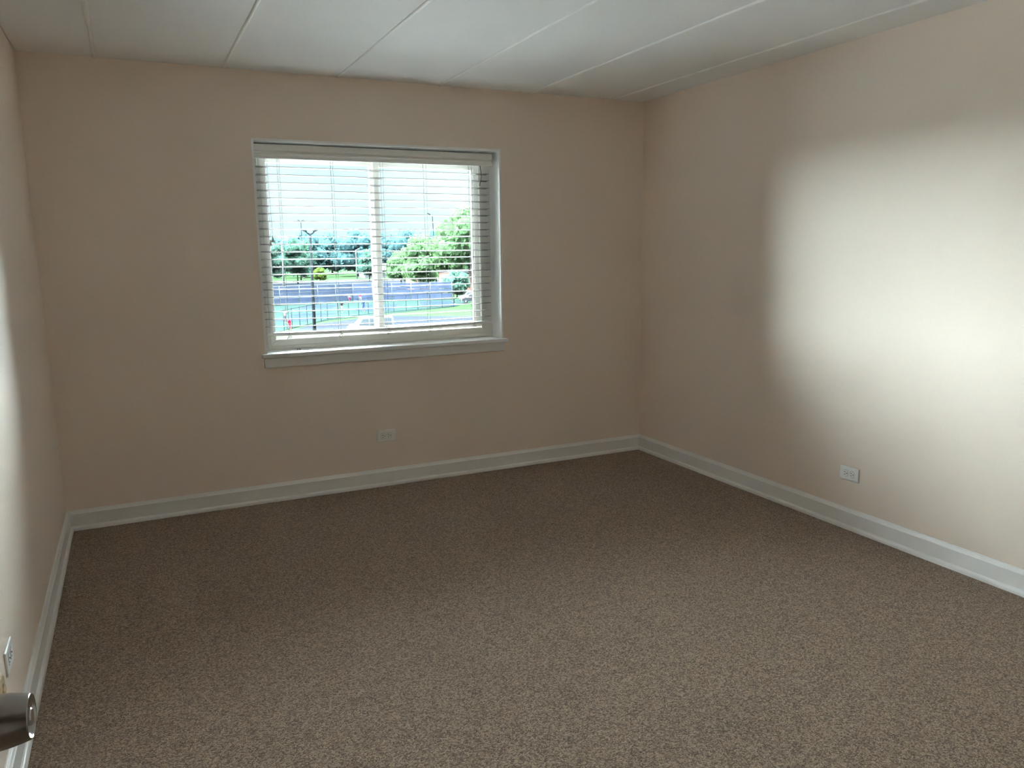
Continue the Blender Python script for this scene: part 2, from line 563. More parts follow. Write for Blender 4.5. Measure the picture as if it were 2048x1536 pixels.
for (xt, xb, zb) in ((1.150, 1.1515, 1.516), (1.156, 1.1645, 1.536)):
    bm = bmesh.new()
    tube(bm, [(xt, 0.060, 1.975), (xt + (xb - xt) * 0.3, 0.062, 1.85), (xt + (xb - xt) * 0.7, 0.066, 1.66), (xb, 0.068, zb)], 0.0010, 5)
    c = bpart('pull_cord', bm, M['cord'])
    bm = bmesh.new()
    lathe(bm, [(0, 0.002), (0.0028, 0.002), (0.0036, 0.0), (0.0042, -0.008), (0.0070, -0.020), (0.0098, -0.028), (0.0100, -0.031), (0.0085, -0.032), (0, -0.030)], 16, Matrix.Translation((xb, 0.068, zb)))
    o = bpart('tassel', bm, M['tassel'], c, True)
bm = bmesh.new()
pts = []
for k in range(15):
    t = k / 14
    pts.append((2.457 + 0.0095 * math.sin(t * PI * 1.05) + 0.001 * math.sin(t * 26), 0.060, 1.970 - 0.118 * t))
tube(bm, pts, [0.0021 + 0.0007 * (k % 2) for k in range(15)], 5)
tube(bm, [(2.4565, 0.060, 1.856), (2.452, 0.060, 1.850), (2.4555, 0.060, 1.846), (2.460, 0.060, 1.850)], 0.0016, 5)
bpart('loose_string', bm, M['twine'])

# crumbs on the stool
for k, (x, y, s) in enumerate(((1.272, 0.098, 0.0032), (1.285, 0.094, 0.0036))):
    bm = bmesh.new()
    bmesh.ops.create_icosphere(bm, subdivisions=2, radius=1.0)
    r2 = random.Random(k + 9)
    for v in bm.verts:
        v.co *= r2.uniform(0.75, 1.15)
        v.co = Vector((v.co.x * s * 1.3, v.co.y * s, v.co.z * s * 0.7))
    tag(new_obj('crumb', bm, M['slot'], None, True, (x, y, Z0 + s * 0.6)), ('left' if k == 0 else 'right') + ' one of two tiny dark crumbs on the white window stool', 'crumb', 'crumbs on the window stool')

# ------------------------------------------------------------------ wall outlets
def make_outlet(name):
    """local frame: x to the right, y into the wall, z up; plate face towards -y."""
    root = empty(name)
    w, h, t = 0.0598, 0.0367, 0.0062
    bm = bmesh.new()
    prof = [(w, h, 0.0), (w, h, -t * 0.45), (w - 0.0022, h - 0.0022, -t * 0.85), (w - 0.005, h - 0.005, -t)]
    rings = []
    for (a, b, y) in prof:
        rr = []
        for sx, sz in ((-1, -1), (1, -1), (1, 1), (-1, 1)):
            for q in range(4):
                an = {(-1, -1): PI, (1, -1): 1.5 * PI, (1, 1): 0, (-1, 1): 0.5 * PI}[(sx, sz)] + q / 3 * PI / 2
                rr.append(bm.verts.new((sx * (a - 0.003) + 0.003 * math.cos(an), y, sz * (b - 0.003) + 0.003 * math.sin(an))))
        rings.append(rr)
    n = len(rings[0])
    for r0, r1 in zip(rings, rings[1:]):
        for k in range(n):
            bm.faces.new((r0[k], r0[(k + 1) % n], r1[(k + 1) % n], r1[k]))
    bm.faces.new(rings[-1])
    bm.faces.new(rings[0][::-1])
    bmesh.ops.recalc_face_normals(bm, faces=bm.faces[:])
    new_obj('cover_plate', bm, M['plate'], root)
    for cx in (-0.0195, 0.0195):
        bm = bmesh.new()
        pts = []
        for k in range(28):
            a = 2 * PI * k / 28
            x = max(-0.0135, min(0.0135, 0.0172 * math.cos(a)))
            pts.append((cx + x, 0.0168 * math.sin(a)))
        sweep(bm, [lambda a, b: Vector((a, -t + 0.001, b)), lambda a, b: Vector((a, -t - 0.0012, b)), ], pts)
        rec = new_obj('receptacle', bm, M['plate'], root)
        bm = bmesh.new()                              # dark gap around the receptacle face
        pts2 = [(cx + (p[0] - cx) * 1.07, p[1] * 1.07) for p in pts]
        sweep(bm, [lambda a, b: Vector((a, -t + 0.001, b)), lambda a, b: Vector((a, -t - 0.0003, b))], pts2)
        new_obj('receptacle_gap', bm, M['tangap'], rec)
        for (ax, az, lx, lz) in ((-0.004, 0.0062, 0.0044, 0.0013), (-0.004, -0.0062, 0.0036, 0.0013)):
            bm = bmesh.new()
            box(bm, cx + ax - lx, cx + ax + lx, -t - 0.0017, -t, az - lz, az + lz)
            new_obj('slot', bm, M['slot'], rec)
        bm = bmesh.new()
        lathe(bm, [(0.0026, -0.0005), (0.0026, 0.0018), (0, 0.0018)], 12, Matrix.Translation((cx + 0.0078, -t, 0)) @ Matrix.Rotation(PI / 2, 4, 'X'))
        new_obj('ground_hole', bm, M['slot'], rec)
    bm = bmesh.new()
    lathe(bm, [(0.0031, 0), (0.0029, 0.0009), (0.0015, 0.0013), (0, 0.0014)], 14, Matrix.Translation((0, -t, 0)) @ Matrix.Rotation(PI / 2, 4, 'X'))
    new_obj('screw', bm, M['plate'], root, True)
    return root
M['tangap'] = mat('shadow_gap_plastic', (0.30, 0.30, 0.29), 0.7)
o1 = make_outlet('wall_outlet')
o1.location = (1.761, 0.0, 0.3158)
tag(o1, 'white duplex outlet on the wall below the window', 'outlet', 'duplex wall outlets')
o2 = copy_tree(o1)
o2.location = (W, -1.867, 0.288)
o2.rotation_euler = (0, 0, -PI / 2)
tag(o2, 'white duplex outlet low on the large right wall', 'outlet', 'duplex wall outlets')
o3 = copy_tree(o1)
o3.location = (0, -2.096, 0.306)
o3.rotation_euler = (0, 0, PI / 2)
tag(o3, 'white duplex outlet on the left wall seen edge on', 'outlet', 'duplex wall outlets')

# round almond jack beside the left outlet
jk = tag(empty('wall_jack', (0, -2.276, 0.297)), 'round tan wall jack on the left wall beside its outlet', 'jack')
RX = Matrix.Rotation(PI / 2, 4, 'Y')
bm = bmesh.new()
lathe(bm, [(0.044, 0.0), (0.044, 0.004), (0.041, 0.008), (0.036, 0.010), (0.030, 0.0100), (0, 0.0100)], 28, RX)
new_obj('cover', bm, M['tan'], jk)
bm = bmesh.new()
lathe(bm, [(0.016, 0.009), (0.015, 0.014), (0.011, 0.0155), (0, 0.0155)], 18, RX)
new_obj('socket_rim', bm, M['tan'], jk)

# ------------------------------------------------------------------ door, opened into the room
door = struct(empty('door_1', (0.164, -4.690, 0.0), -math.radians(4.0)), 'open wooden door swung back beside the camera', 'door')
# local frame: y runs along the leaf from the hinge, x out of the room-side face
bm = bmesh.new()
box(bm, -0.0445, 0.0, 0.003, 0.913, 0.012, 2.035, 0.0015)
new_obj('door_leaf', bm, M['door'], door)
KY, KZ, KX = 0.868, 1.0240, 0.0
bm = bmesh.new()
T = Matrix.Translation((0.0, KY, KZ)) @ Matrix.Rotation(PI / 2, 4, 'Y')
lathe(bm, [(0.031, 0.0), (0.031, 0.004), (0.028, 0.008), (0.0150, 0.010), (0.0125, 0.018), (0.0125, 0.022), (0.0190, 0.026), (0.0240, 0.031), (0.0254, 0.038),
           (0.0252, 0.046), (0.0243, 0.054), (0.0228, 0.062), (0.0208, 0.0700), (0.0202, 0.0712), (0.0194, 0.0708), (0.0186, 0.0690), (0.0150, 0.0655), (0.0, 0.0640)], 48, T)
knob = new_obj('door_knob', bm, M['nickel'], door, True)
bm = bmesh.new()
lathe(bm, [(0.0080, 0.066), (0.0080, 0.0705), (0.0070, 0.0715), (0, 0.0715)], 24, T)
new_obj('knob_button', bm, M['nickel'], knob)
bm = bmesh.new()
box(bm, -0.0445 + 0.010, -0.010, 0.9125, 0.9145, KZ - 0.028, KZ + 0.028)
new_obj('latch_plate', bm, M['nickel'], door)
for z in (0.25, 1.03, 1.80):
    bm = bmesh.new()
    tube(bm, [(0.004, 0.0, z - 0.05), (0.004, 0.0, z + 0.05)], 0.006, 10)
    new_obj('hinge', bm, M['nickel'], door)
bm = bmesh.new()
box(bm, DX0 - 0.05, DX0 + 0.0, -D - 0.13, -D + 0.012, 0, DH + 0.05)
box(bm, DX1, DX1 + 0.05, -D - 0.13, -D + 0.012, 0, DH + 0.05)
box(bm, DX0, DX1, -D - 0.13, -D + 0.012, DH, DH + 0.05)
struct(new_obj('trim_4', bm, M['trim']), 'white door casing around the doorway behind the camera', 'trim')

# ================================================================== outdoors (third-floor view)
GZ = -8.05
def omat(name, col, rough=0.8, var=0.15, vs_=0.4):
    return mat(name, col, rough, spec=0.0, var=var, vscale=vs_)
OM = {
    'lawn': omat('grass_lawn', (0.0082, 0.0160, 0.0071)),
    'asphalt': omat('grey_asphalt', (0.0065, 0.0075, 0.0096), var=0.08, vs_=0.15),
    'walk': omat('pale_concrete', (0.0192, 0.0192, 0.0182), var=0.05),
    'bounce_white': omat('white_bounce_roof', (0.80, 0.80, 0.79), var=0.04),  # reflector white for the added slab below the window
    'apron': omat('light_concrete_bounce', (0.42, 0.42, 0.41), var=0.06),  # kept light so the added paving reflects daylight upwards
    'court': omat('green_court', (0.0058, 0.0103, 0.0095), var=0.06, vs_=0.1),
    'blue': omat('blue_court', (0.0053, 0.0085, 0.0120), var=0.06, vs_=0.1),
    'line': omat('white_court_paint', (0.0144, 0.0144, 0.0144), var=0.02),
    'screen': omat('navy_windscreen', (0.0168, 0.0225, 0.0372), var=0.15, vs_=1.0),
    'rail': omat('galvanised_rail', (0.0400, 0.0440, 0.0480), var=0.05),
    'black': omat('black_fence_metal', (0.0040, 0.0050, 0.0055), var=0.1),
    'pole': omat('dark_pole_metal', (0.0060, 0.0070, 0.0080), var=0.1),
    'palepole': omat('pale_pole_metal', (0.0550, 0.0600, 0.0650), var=0.05),
    'white': mat('white_vehicle_paint', (0.0375, 0.0375, 0.0375), 0.4, var=0.02),
    'dark': mat('dark_vehicle_paint', (0.0060, 0.0070, 0.0100), 0.35, var=0.05),
    'tyre': omat('black_tyre', (0.0040, 0.0040, 0.0040), var=0.1),
    'carglass': mat('vehicle_glass', (0.0175, 0.0225, 0.0260), 0.15, var=0.05),
    'brick': omat('red_brick', (0.0750, 0.0400, 0.0330), var=0.18, vs_=1.5),
    'roof': omat('grey_shingle', (0.0225, 0.0225, 0.0250), var=0.15, vs_=2.0),
    'siding': omat('grey_siding', (0.0400, 0.0390, 0.0450), var=0.06),
    'bark': omat('grey_brown_bark', (0.0110, 0.0095, 0.0085), var=0.3, vs_=3.0),
    'skin': omat('skin', (0.0450, 0.0275, 0.0200), var=0.02),
    'hair': omat('dark_hair', (0.0030, 0.0025, 0.0025), var=0.02),
    'navy': omat('navy_cloth', (0.0060, 0.0100, 0.0250), var=0.05),
    'red': omat('red_cloth', (0.0800, 0.0060, 0.0150), var=0.05),
    'whitecloth': omat('white_cloth', (0.0900, 0.0900, 0.0900), var=0.02),
    'blackcloth': omat('black_cloth', (0.0040, 0.0040, 0.0050), var=0.05),
}
def leafmat(name, col, tr):
    m = bpy.data.materials.new(name)
    m.use_nodes = True
    nt = m.node_tree
    nt.nodes.clear()
    o = nt.nodes.new('ShaderNodeOutputMaterial')
    d = nt.nodes.new('ShaderNodeBsdfDiffuse')
    t = nt.nodes.new('ShaderNodeBsdfTranslucent')
    mx = nt.nodes.new('ShaderNodeMixShader')
    mx.inputs['Fac'].default_value = 0.4
    tc = nt.nodes.new('ShaderNodeTexCoord')
    n = nt.nodes.new('ShaderNodeTexNoise')
    n.inputs['Scale'].default_value = 0.9
    n.inputs['Detail'].default_value = 4
    nt.links.new(tc.outputs['Object'], n.inputs['Vector'])
    for col_, node in ((col, d), (tr, t)):
        r = nt.nodes.new('ShaderNodeValToRGB')
        r.color_ramp.elements[0].position = 0.35
        r.color_ramp.elements[1].position = 0.65
        r.color_ramp.elements[0].color = (*[c * 0.55 for c in col_], 1)
        r.color_ramp.elements[1].color = (*[c * 1.35 for c in col_], 1)
        nt.links.new(n.outputs['Fac'], r.inputs['Fac'])
        nt.links.new(r.outputs['Color'], node.inputs['Color'])
    nt.links.new(d.outputs['BSDF'], mx.inputs[1])
    nt.links.new(t.outputs['BSDF'], mx.inputs[2])
    nt.links.new(mx.outputs['Shader'], o.inputs['Surface'])
    return m
LEAF = {
    'light': leafmat('light_green_leaves', (0.0310, 0.0570, 0.0273), (0.0347, 0.0620, 0.0248)),
    'mid': leafmat('mid_green_leaves', (0.0236, 0.0496, 0.0384), (0.0248, 0.0527, 0.0360)),
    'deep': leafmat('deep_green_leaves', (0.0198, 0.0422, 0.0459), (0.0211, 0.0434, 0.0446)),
    'lime': leafmat('lime_leaves', (0.0236, 0.0372, 0.0087), (0.0248, 0.0397, 0.0087)),
}

# --- ground
def slab(name, pts, z, m, label, cat='ground', t=0.05):
    bm = bmesh.new()
    a = [bm.verts.new((x, y, z)) for x, y in pts]
    b = [bm.verts.new((x, y, z - t)) for x, y in pts]
    bm.faces.new(a)
    bm.faces.new(b[::-1])
    for k in range(len(pts)):
        bm.faces.new((a[k], b[k], b[(k + 1) % len(pts)], a[(k + 1) % len(pts)]))
    bmesh.ops.recalc_face_normals(bm, faces=bm.faces[:])
    return struct(new_obj(name, bm, m), label, cat)
slab('lawn', [(-500, 3), (600, 3), (600, 900), (-500, 900)], GZ, OM['lawn'], 'green lawn beyond the courts and road', t=0.3)
slab('bounce_roof', [(-14, 0.45), (20, 0.45), (20, 22), (-14, 22)], -2.2, OM['bounce_white'], 'added unseen white roof slab below the window, bounces daylight up into the room', 'roof', 0.4)  # added out of view to bounce daylight onto the ceiling
slab('bounce_forecourt', [(-70, 2), (90, 2), (50, 70), (-70, 55)], GZ + 0.03, OM['apron'], 'added unseen pale concrete under the window, bounces daylight up into the room')  # added below the sightline as a pale reflector for the room
slab('parking_lot', [(-70, 55.2), (50, 70.2), (70, 80), (46, 98), (33, 108), (22, 100), (12, 86), (-70, 75)], GZ + 0.03, OM['asphalt'], 'pale grey parking lot nearest the window')
court = slab('sports_court', [(12.6, 88), (24.6, 105), (36.5, 112.2), (42, 115), (49, 119), (60, 134), (52, 140), (38, 143.4), (26, 142), (8, 138), (-4, 100)], GZ + 0.05, OM['court'], 'pale green sports courts inside the black fence', 'court')
def court_box(name, c, a, w, l, m):
    bm = bmesh.new()
    box(bm, -w / 2, w / 2, -l / 2, l / 2, 0, 0.012)
    o = new_obj(name, bm, m, court, loc=(c[0], c[1], GZ + 0.052))
    o.rotation_euler = (0, 0, a)
    return o
for (c, a) in (((22.5, 112.0), -0.55), ((37.5, 124.5), -0.38), ((28.5, 130.0), -0.38), ((49, 127), -0.3)):
    court_box('court_surface', c, a, 6.1, 13.4, OM['blue'])
    for k in (-1, 1):
        R = Matrix.Rotation(a, 2)
        for (dx, dy, w_, l_) in ((k * 3.05, 0, 0.12, 13.4), (0, k * 6.7, 6.1, 0.12), (0, k * 2.1, 6.1, 0.12)):
            p = R @ Vector((dx, dy))
            o = court_box('court_line', (c[0] + p.x, c[1] + p.y), a, w_, l_, OM['line'])
            o.location.z += 0.012
slab('road', [(-40, 168), (180, 146), (220, 205), (-40, 262)], GZ + 0.03, OM['asphalt'], 'grey road crossing behind the far court fence')
slab('sidewalk', [(-40, 262.5), (220, 205.5), (222, 213), (-40, 272)], GZ + 0.04, OM['walk'], 'pale sidewalk along the far side of the road')

# --- fences
def fence(name, pts, hgt, label, pm, rm, panels=None, rails=(0.05, 0.5, 1.0), pr=0.05, group=None, bay=3.0):
    root = tag(empty(name, (pts[0][0], pts[0][1], GZ)), label, 'fence', group)
    o0 = Vector((pts[0][0], pts[0][1], GZ))
    P = []
    for a, b in zip(pts, pts[1:]):
        a, b = Vector(a), Vector(b)
        n = max(1, round((b - a).length / bay))
        for k in range(n):
            P.append(a + (b - a) * k / n)
    P.append(Vector(pts[-1]))
    for p in P:
        bm = bmesh.new()
        q = Vector((p.x, p.y, GZ)) - o0
        tube(bm, [q + Vector((0, 0, 0)), q + Vector((0, 0, hgt + 0.05))], pr, 8)
        lathe(bm, [(pr * 1.25, 0), (pr * 1.1, 0.06), (0, 0.1)], 8, Matrix.Translation(q + Vector((0, 0, hgt))))
        new_obj('post', bm, pm, root)
    for p, q in zip(P, P[1:]):
        a = Vector((p.x, p.y, GZ)) - o0
        b = Vector((q.x, q.y, GZ)) - o0
        for f in rails:
            bm = bmesh.new()
            tube(bm, [a + Vector((0, 0, hgt * f)), b + Vector((0, 0, hgt * f))], pr * 0.7, 6)
            new_obj('rail', bm, rm, root)
        if panels:
            d = (b - a).normalized()
            nrm = Vector((d.y, -d.x, 0))
            for (f0, f1) in panels:
                bm = bmesh.new()
                vs2 = []
                for off in (0.06, 0.075):
                    for k in range(7):
                        t = k / 6
                        bulge = 0.08 * math.sin(t * PI)
                        for f in (f0, f1):
                            vs2.append(bm.verts.new(a + (b - a) * (0.02 + 0.96 * t) + nrm * (off + bulge) + Vector((0, 0, hgt * f))))
                for side in (0, 14):
                    for k in range(6):
                        i = side + 2 * k
                        bm.faces.new((vs2[i], vs2[i + 2], vs2[i + 3], vs2[i + 1]))
                for k in range(6):
                    for e in (0, 1):
                        bm.faces.new((vs2[2 * k + e], vs2[2 * k + 2 + e], vs2[14 + 2 * k + 2 + e], vs2[14 + 2 * k + e]))
                new_obj('windscreen_panel', bm, OM['screen'], root)
    return root
fence('court_fence', [(6, 137.5), (27.8, 141.4), (38, 142.8), (52, 138.8), (56, 137.5)], 3.4, 'tall court fence with dark windscreen panels in front of the road', OM['rail'], OM['rail'],
      panels=((0.06, 0.36), (0.46, 0.62), (0.66, 0.97)), rails=(0.03, 0.41, 0.64, 1.0), pr=0.06, bay=3.6)
fence('court_fence', [(11.5, 86.8), (15.4, 91.4), (24.8, 105.7), (32.3, 111.7), (41.6, 115.9), (49, 119)], 2.5, 'thin black open fence on the near side of the courts', OM['black'], OM['black'], rails=(0.04, 1.0), pr=0.035, bay=2.4)

# --- light poles
def light_pole(loc, hgt, r, label, arms, m, lean=0.0, head=0.9):
    root = tag(empty('light_pole', (loc[0], loc[1], GZ)), label, 'light pole', 'light poles outside')
    bm = bmesh.new()
    tube(bm, [(0, 0, 0), (lean * 0.5, 0, hgt * 0.5), (lean, 0, hgt)], [r * 1.25, r, r * 0.75], 10)
    new_obj('pole', bm, m, root, False)
    bm = bmesh.new()
    tube(bm, [(0, 0, 0), (0, 0, 0.5)], [r * 2.4, r * 2.0], 10)
    new_obj('base', bm, OM['walk'], root)
    for s in arms:
        bm = bmesh.new()
        tube(bm, [(lean, 0, hgt - 0.1), (lean + s * head * 0.45, 0, hgt + 0.05), (lean + s * head * 0.7, 0, hgt + 0.22)], r * 0.5, 6)
        a = new_obj('arm', bm, m, root)
        bm = bmesh.new()
        t = bmesh.new()
        box(t, -head * 0.42, head * 0.42, -0.2, 0.2, -0.09, 0.09, 0.04, 1)
        merge(bm, t, Matrix.Translation((lean + s * head * 0.95, 0, hgt + 0.34)) @ Matrix.Rotation(-s * 0.42, 4, 'Y'))
        new_obj('lamp_head', bm, m, a)
    return root
light_pole((18.3, 83.2), 11.4, 0.16, 'thick dark light pole with two lamp heads standing by the near fence', (-1, 1), OM['pole'], 0.1, 0.62)
light_pole((39.8, 228), 12.4, 0.19, 'thin pale light pole in front of the left trees', (1,), OM['palepole'], 0.1, 1.0)
light_pole((66.9, 250), 9.8, 0.16, 'short pale light pole near the house', (1,), OM['palepole'], 0.0, 1.0)
light_pole((56.2, 282), 20.0, 0.18, 'tall slim mast rising above the left tree tops', (-1, 1), OM['pole'], -0.1, 0.8)
light_pole((64.9, 170), 17.3, 0.14, 'tall slim light pole with one lamp head among the right trees', (-1,), OM['pole'], -0.6, 0.9)
light_pole((52.2, 127), 4.2, 0.06, 'short post by the dark car', (1,), OM['pole'], 0.0, 0.5)

# --- trees
def crown_mesh(name, blobs, nleaf, lsize, m, seed):
    rg = np.random.default_rng(seed)
    bm = bmesh.new()
    for (c, r) in blobs:                              # dense inner masses that carry the leaf sprays
        t = bmesh.new()
        bmesh.ops.create_icosphere(t, subdivisions=2, radius=1.0)
        for v in t.verts:
            k = 0.74 + 0.18 * rg.random()
            v.co = Vector(c) + Vector((v.co.x * r[0], v.co.y * r[1], v.co.z * r[2])) * k
        merge(bm, t)
    vol = np.array([b[1][0] * b[1][1] * b[1][2] for b in blobs]) ** (2 / 3)
    cnt = (nleaf * vol / vol.sum()).astype(int)
    V, F = [], []
    for (c, r), n in zip(blobs, cnt):
        d = rg.normal(size=(n, 3))
        d /= np.linalg.norm(d, axis=1)[:, None]
        rad = 0.80 + 0.30 * rg.random((n, 1)) ** 1.5
        p = np.array(c) + d * np.array(r) * rad
        nrm = d + rg.normal(size=(n, 3)) * 0.8
        nrm /= np.linalg.norm(nrm, axis=1)[:, None]
        u = np.cross(nrm, rg.normal(size=(n, 3)))
        u /= np.linalg.norm(u, axis=1)[:, None]
        w = np.cross(nrm, u)
        s = lsize * (0.55 + 0.8 * rg.random((n, 1)))
        b0 = len(V) * 1
        for q in range(n):
            i0 = len(V)
            V.extend([p[q] - u[q] * s[q], p[q] + w[q] * s[q] * 0.6, p[q] + u[q] * s[q], p[q] - w[q] * s[q] * 0.6])
            F.append((i0, i0 + 1, i0 + 2, i0 + 3))
    me = bpy.data.meshes.new(name)
    bm.verts.index_update()
    v0 = [v.co[:] for v in bm.verts]
    f0 = [[v.index for v in f.verts] for f in bm.faces]
    bm.free()
    off = len(v0)
    me.from_pydata(v0 + [tuple(map(float, x)) for x in V], [], f0 + [[i + off for i in f] for f in F])
    me.materials.append(m)
    return me
def tree(x, y, top, cw, cz0, leaf, label, seed, lean=0.0, nleaf=1600, trunk_r=None, name='tree', base=None):
    """top, cz0: crown top and bottom heights above ground; cw: crown width."""
    rg = random.Random(seed)
    root = tag(empty(name, (x, y, GZ)), label, 'tree', 'trees outside')
    ch = top - cz0
    blobs = []
    nb = 11
    for k in range(nb):
        a = 2 * PI * k / nb * 2.4 + rg.random()
        f = (k + 0.5) / nb
        zc = cz0 + ch * (0.16 + 0.70 * f)
        rr = cw * 0.5 * (math.sin(PI * (0.22 + 0.66 * f)) ** 0.8) * 0.58
        q = (lean + rr * math.cos(a), rr * math.sin(a), zc)
        s = cw * rg.uniform(0.20, 0.29) * (1.12 - 0.35 * f)
        blobs.append((q, (s, s, min(s, ch * 0.24) * rg.uniform(0.8, 1.0))))
    blobs.append(((lean, 0, cz0 + ch * 0.5), (cw * 0.30, cw * 0.30, ch * 0.36)))
    me = crown_mesh('crown', blobs, nleaf, cw * 0.030 + 0.10, LEAF[leaf], seed)
    o = bpy.data.objects.new('crown', me)
    COL.objects.link(o)
    o.parent = root
    bm = bmesh.new()
    tr = trunk_r or max(0.12, cw * 0.022)
    b0 = Vector((base[0], base[1], 0)) if base else Vector((0, 0, 0))
    fork = b0 + (Vector((lean, 0, cz0 + ch * 0.15)) - b0) * 0.8
    tube(bm, [b0, b0 + (fork - b0) * 0.5 + Vector((0.05 * tr, 0, 0)), fork], [tr * 1.3, tr, tr * 0.8], 8)
    for k in range(4):
        bl = blobs[rg.randrange(nb)][0]
        tube(bm, [fork, (fork + Vector(bl)) * 0.5 + Vector((0, 0, 0.2)), bl], [tr * 0.6, tr * 0.4, tr * 0.15], 6)
    new_obj('trunk', bm, OM['bark'], root)
    return root
# far row
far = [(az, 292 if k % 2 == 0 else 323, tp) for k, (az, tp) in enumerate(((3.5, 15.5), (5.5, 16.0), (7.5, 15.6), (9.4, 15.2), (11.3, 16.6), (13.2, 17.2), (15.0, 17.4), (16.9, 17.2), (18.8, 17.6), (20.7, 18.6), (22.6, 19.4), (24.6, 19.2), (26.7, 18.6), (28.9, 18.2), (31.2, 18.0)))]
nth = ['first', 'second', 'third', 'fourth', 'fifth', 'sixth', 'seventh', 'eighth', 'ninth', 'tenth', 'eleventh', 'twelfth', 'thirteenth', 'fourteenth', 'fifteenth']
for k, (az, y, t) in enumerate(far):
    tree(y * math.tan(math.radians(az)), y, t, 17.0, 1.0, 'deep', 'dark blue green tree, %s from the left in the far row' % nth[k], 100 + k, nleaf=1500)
for k, (x, y, t, w, l, lab) in enumerate((
        (37.0, 232, 13.2, 8.5, 'mid', 'mid green bushy tree left of the thin pale light pole'),
        (45.3, 236, 14.2, 9.0, 'mid', 'mid green bushy tree right of the thin pale light pole'),
        (51.6, 264, 14.6, 10.0, 'mid', 'mid green tree above the small lime bush'),
        (68.3, 240, 10.2, 8.0, 'mid', 'rounded green tree just left of the window meeting stile'),
        (62.0, 188, 8.9, 9.0, 'light', 'light green spreading tree just right of the window meeting stile'),
        (59.5, 166, 13.4, 9.5, 'light', 'tall light green tree in the middle of the right pane'),
        (72.5, 182, 16.5, 11.0, 'light', 'tall light green tree behind the brick building'))):
    tree(x, y, t, w, 1.4 if l != 'light' else 1.8, l, lab, 200 + k, nleaf=2200)
tree(50.2, 121, 16.6, 11.0, 6.4, 'light', 'big light green tree with a leaning dark trunk beside the car', 301, lean=2.2, nleaf=3200, trunk_r=0.26, base=(4.2, 0.5))
tree(58.6, 141.5, 5.4, 6.0, 0.5, 'mid', 'low green tree between the court fence and brick building', 302, nleaf=1400)
tree(54.9, 250, 4.5, 4.6, 0.25, 'lime', 'small lime green bush beside the far sidewalk', 303, nleaf=900, name='bush')

# --- brick building and house
def wall_box(root, name, x0, x1, y0, y1, z0, z1, m, bev=0.0):
    bm = bmesh.new()
    box(bm, x0, x1, y0, y1, z0, z1, bev)
    return new_obj(name, bm, m, root)
bb = tag(empty('brick_building', (62.5, 150, GZ)), 'low red brick building behind the leaning tree trunk', 'building')
wall_box(bb, 'wall', 0, 24, 0, 12, 0, 4.6, OM['brick'])
wall_box(bb, 'plinth', -0.1, 24.1, -0.1, 12.1, 0, 0.7, OM['walk'])
rf = wall_box(bb, 'roof', -0.4, 24.4, -0.5, 12.5, 4.6, 5.0, OM['roof'])
for k in range(5):
    f = wall_box(bb, 'window', 3.0 + 4.2 * k, 4.6 + 4.2 * k, -0.06, 0.05, 1.5, 3.2, OM['white'])
    wall_box(f, 'pane', 3.1 + 4.2 * k, 4.5 + 4.2 * k, -0.08, -0.06, 1.6, 3.1, OM['carglass'])
b2 = tag(empty('brick_building', (61.3, 176, GZ)), 'small red brick gable peeping through the trees', 'building')
wall_box(b2, 'wall', 0, 4.4, 0, 6, 0, 3.9, OM['brick'])
bm = bmesh.new()
sweep(bm, [lambda a, b: Vector((a, -0.3, b)), lambda a, b: Vector((a, 6.3, b))], [(-0.3, 3.9), (2.2, 5.6), (4.7, 3.9)])
new_obj('roof', bm, OM['brick'], b2)
wall_box(b2, 'window', 1.5, 2.9, -0.06, 0.05, 1.2, 2.8, OM['carglass'])
hs = tag(empty('house', (74.5, 268, GZ)), 'grey house with a gable roof between the far trees', 'house')
wall_box(hs, 'wall', 0, 9, 0, 8, 0, 2.7, OM['siding'])
bm = bmesh.new()
sweep(bm, [lambda a, b: Vector((-0.4, a, b)), lambda a, b: Vector((9.4, a, b))], [(-0.5, 2.6), (4, 5.0), (8.5, 2.6)])
new_obj('roof', bm, OM['roof'], hs)
for xx in (1.0, 3.4, 6.4):
    f = wall_box(hs, 'window', xx, xx + 1.5, -0.06, 0.05, 0.9, 2.2, OM['white'])
    wall_box(f, 'pane', xx + 0.12, xx + 1.38, -0.08, -0.06, 1.0, 2.1, OM['carglass'])

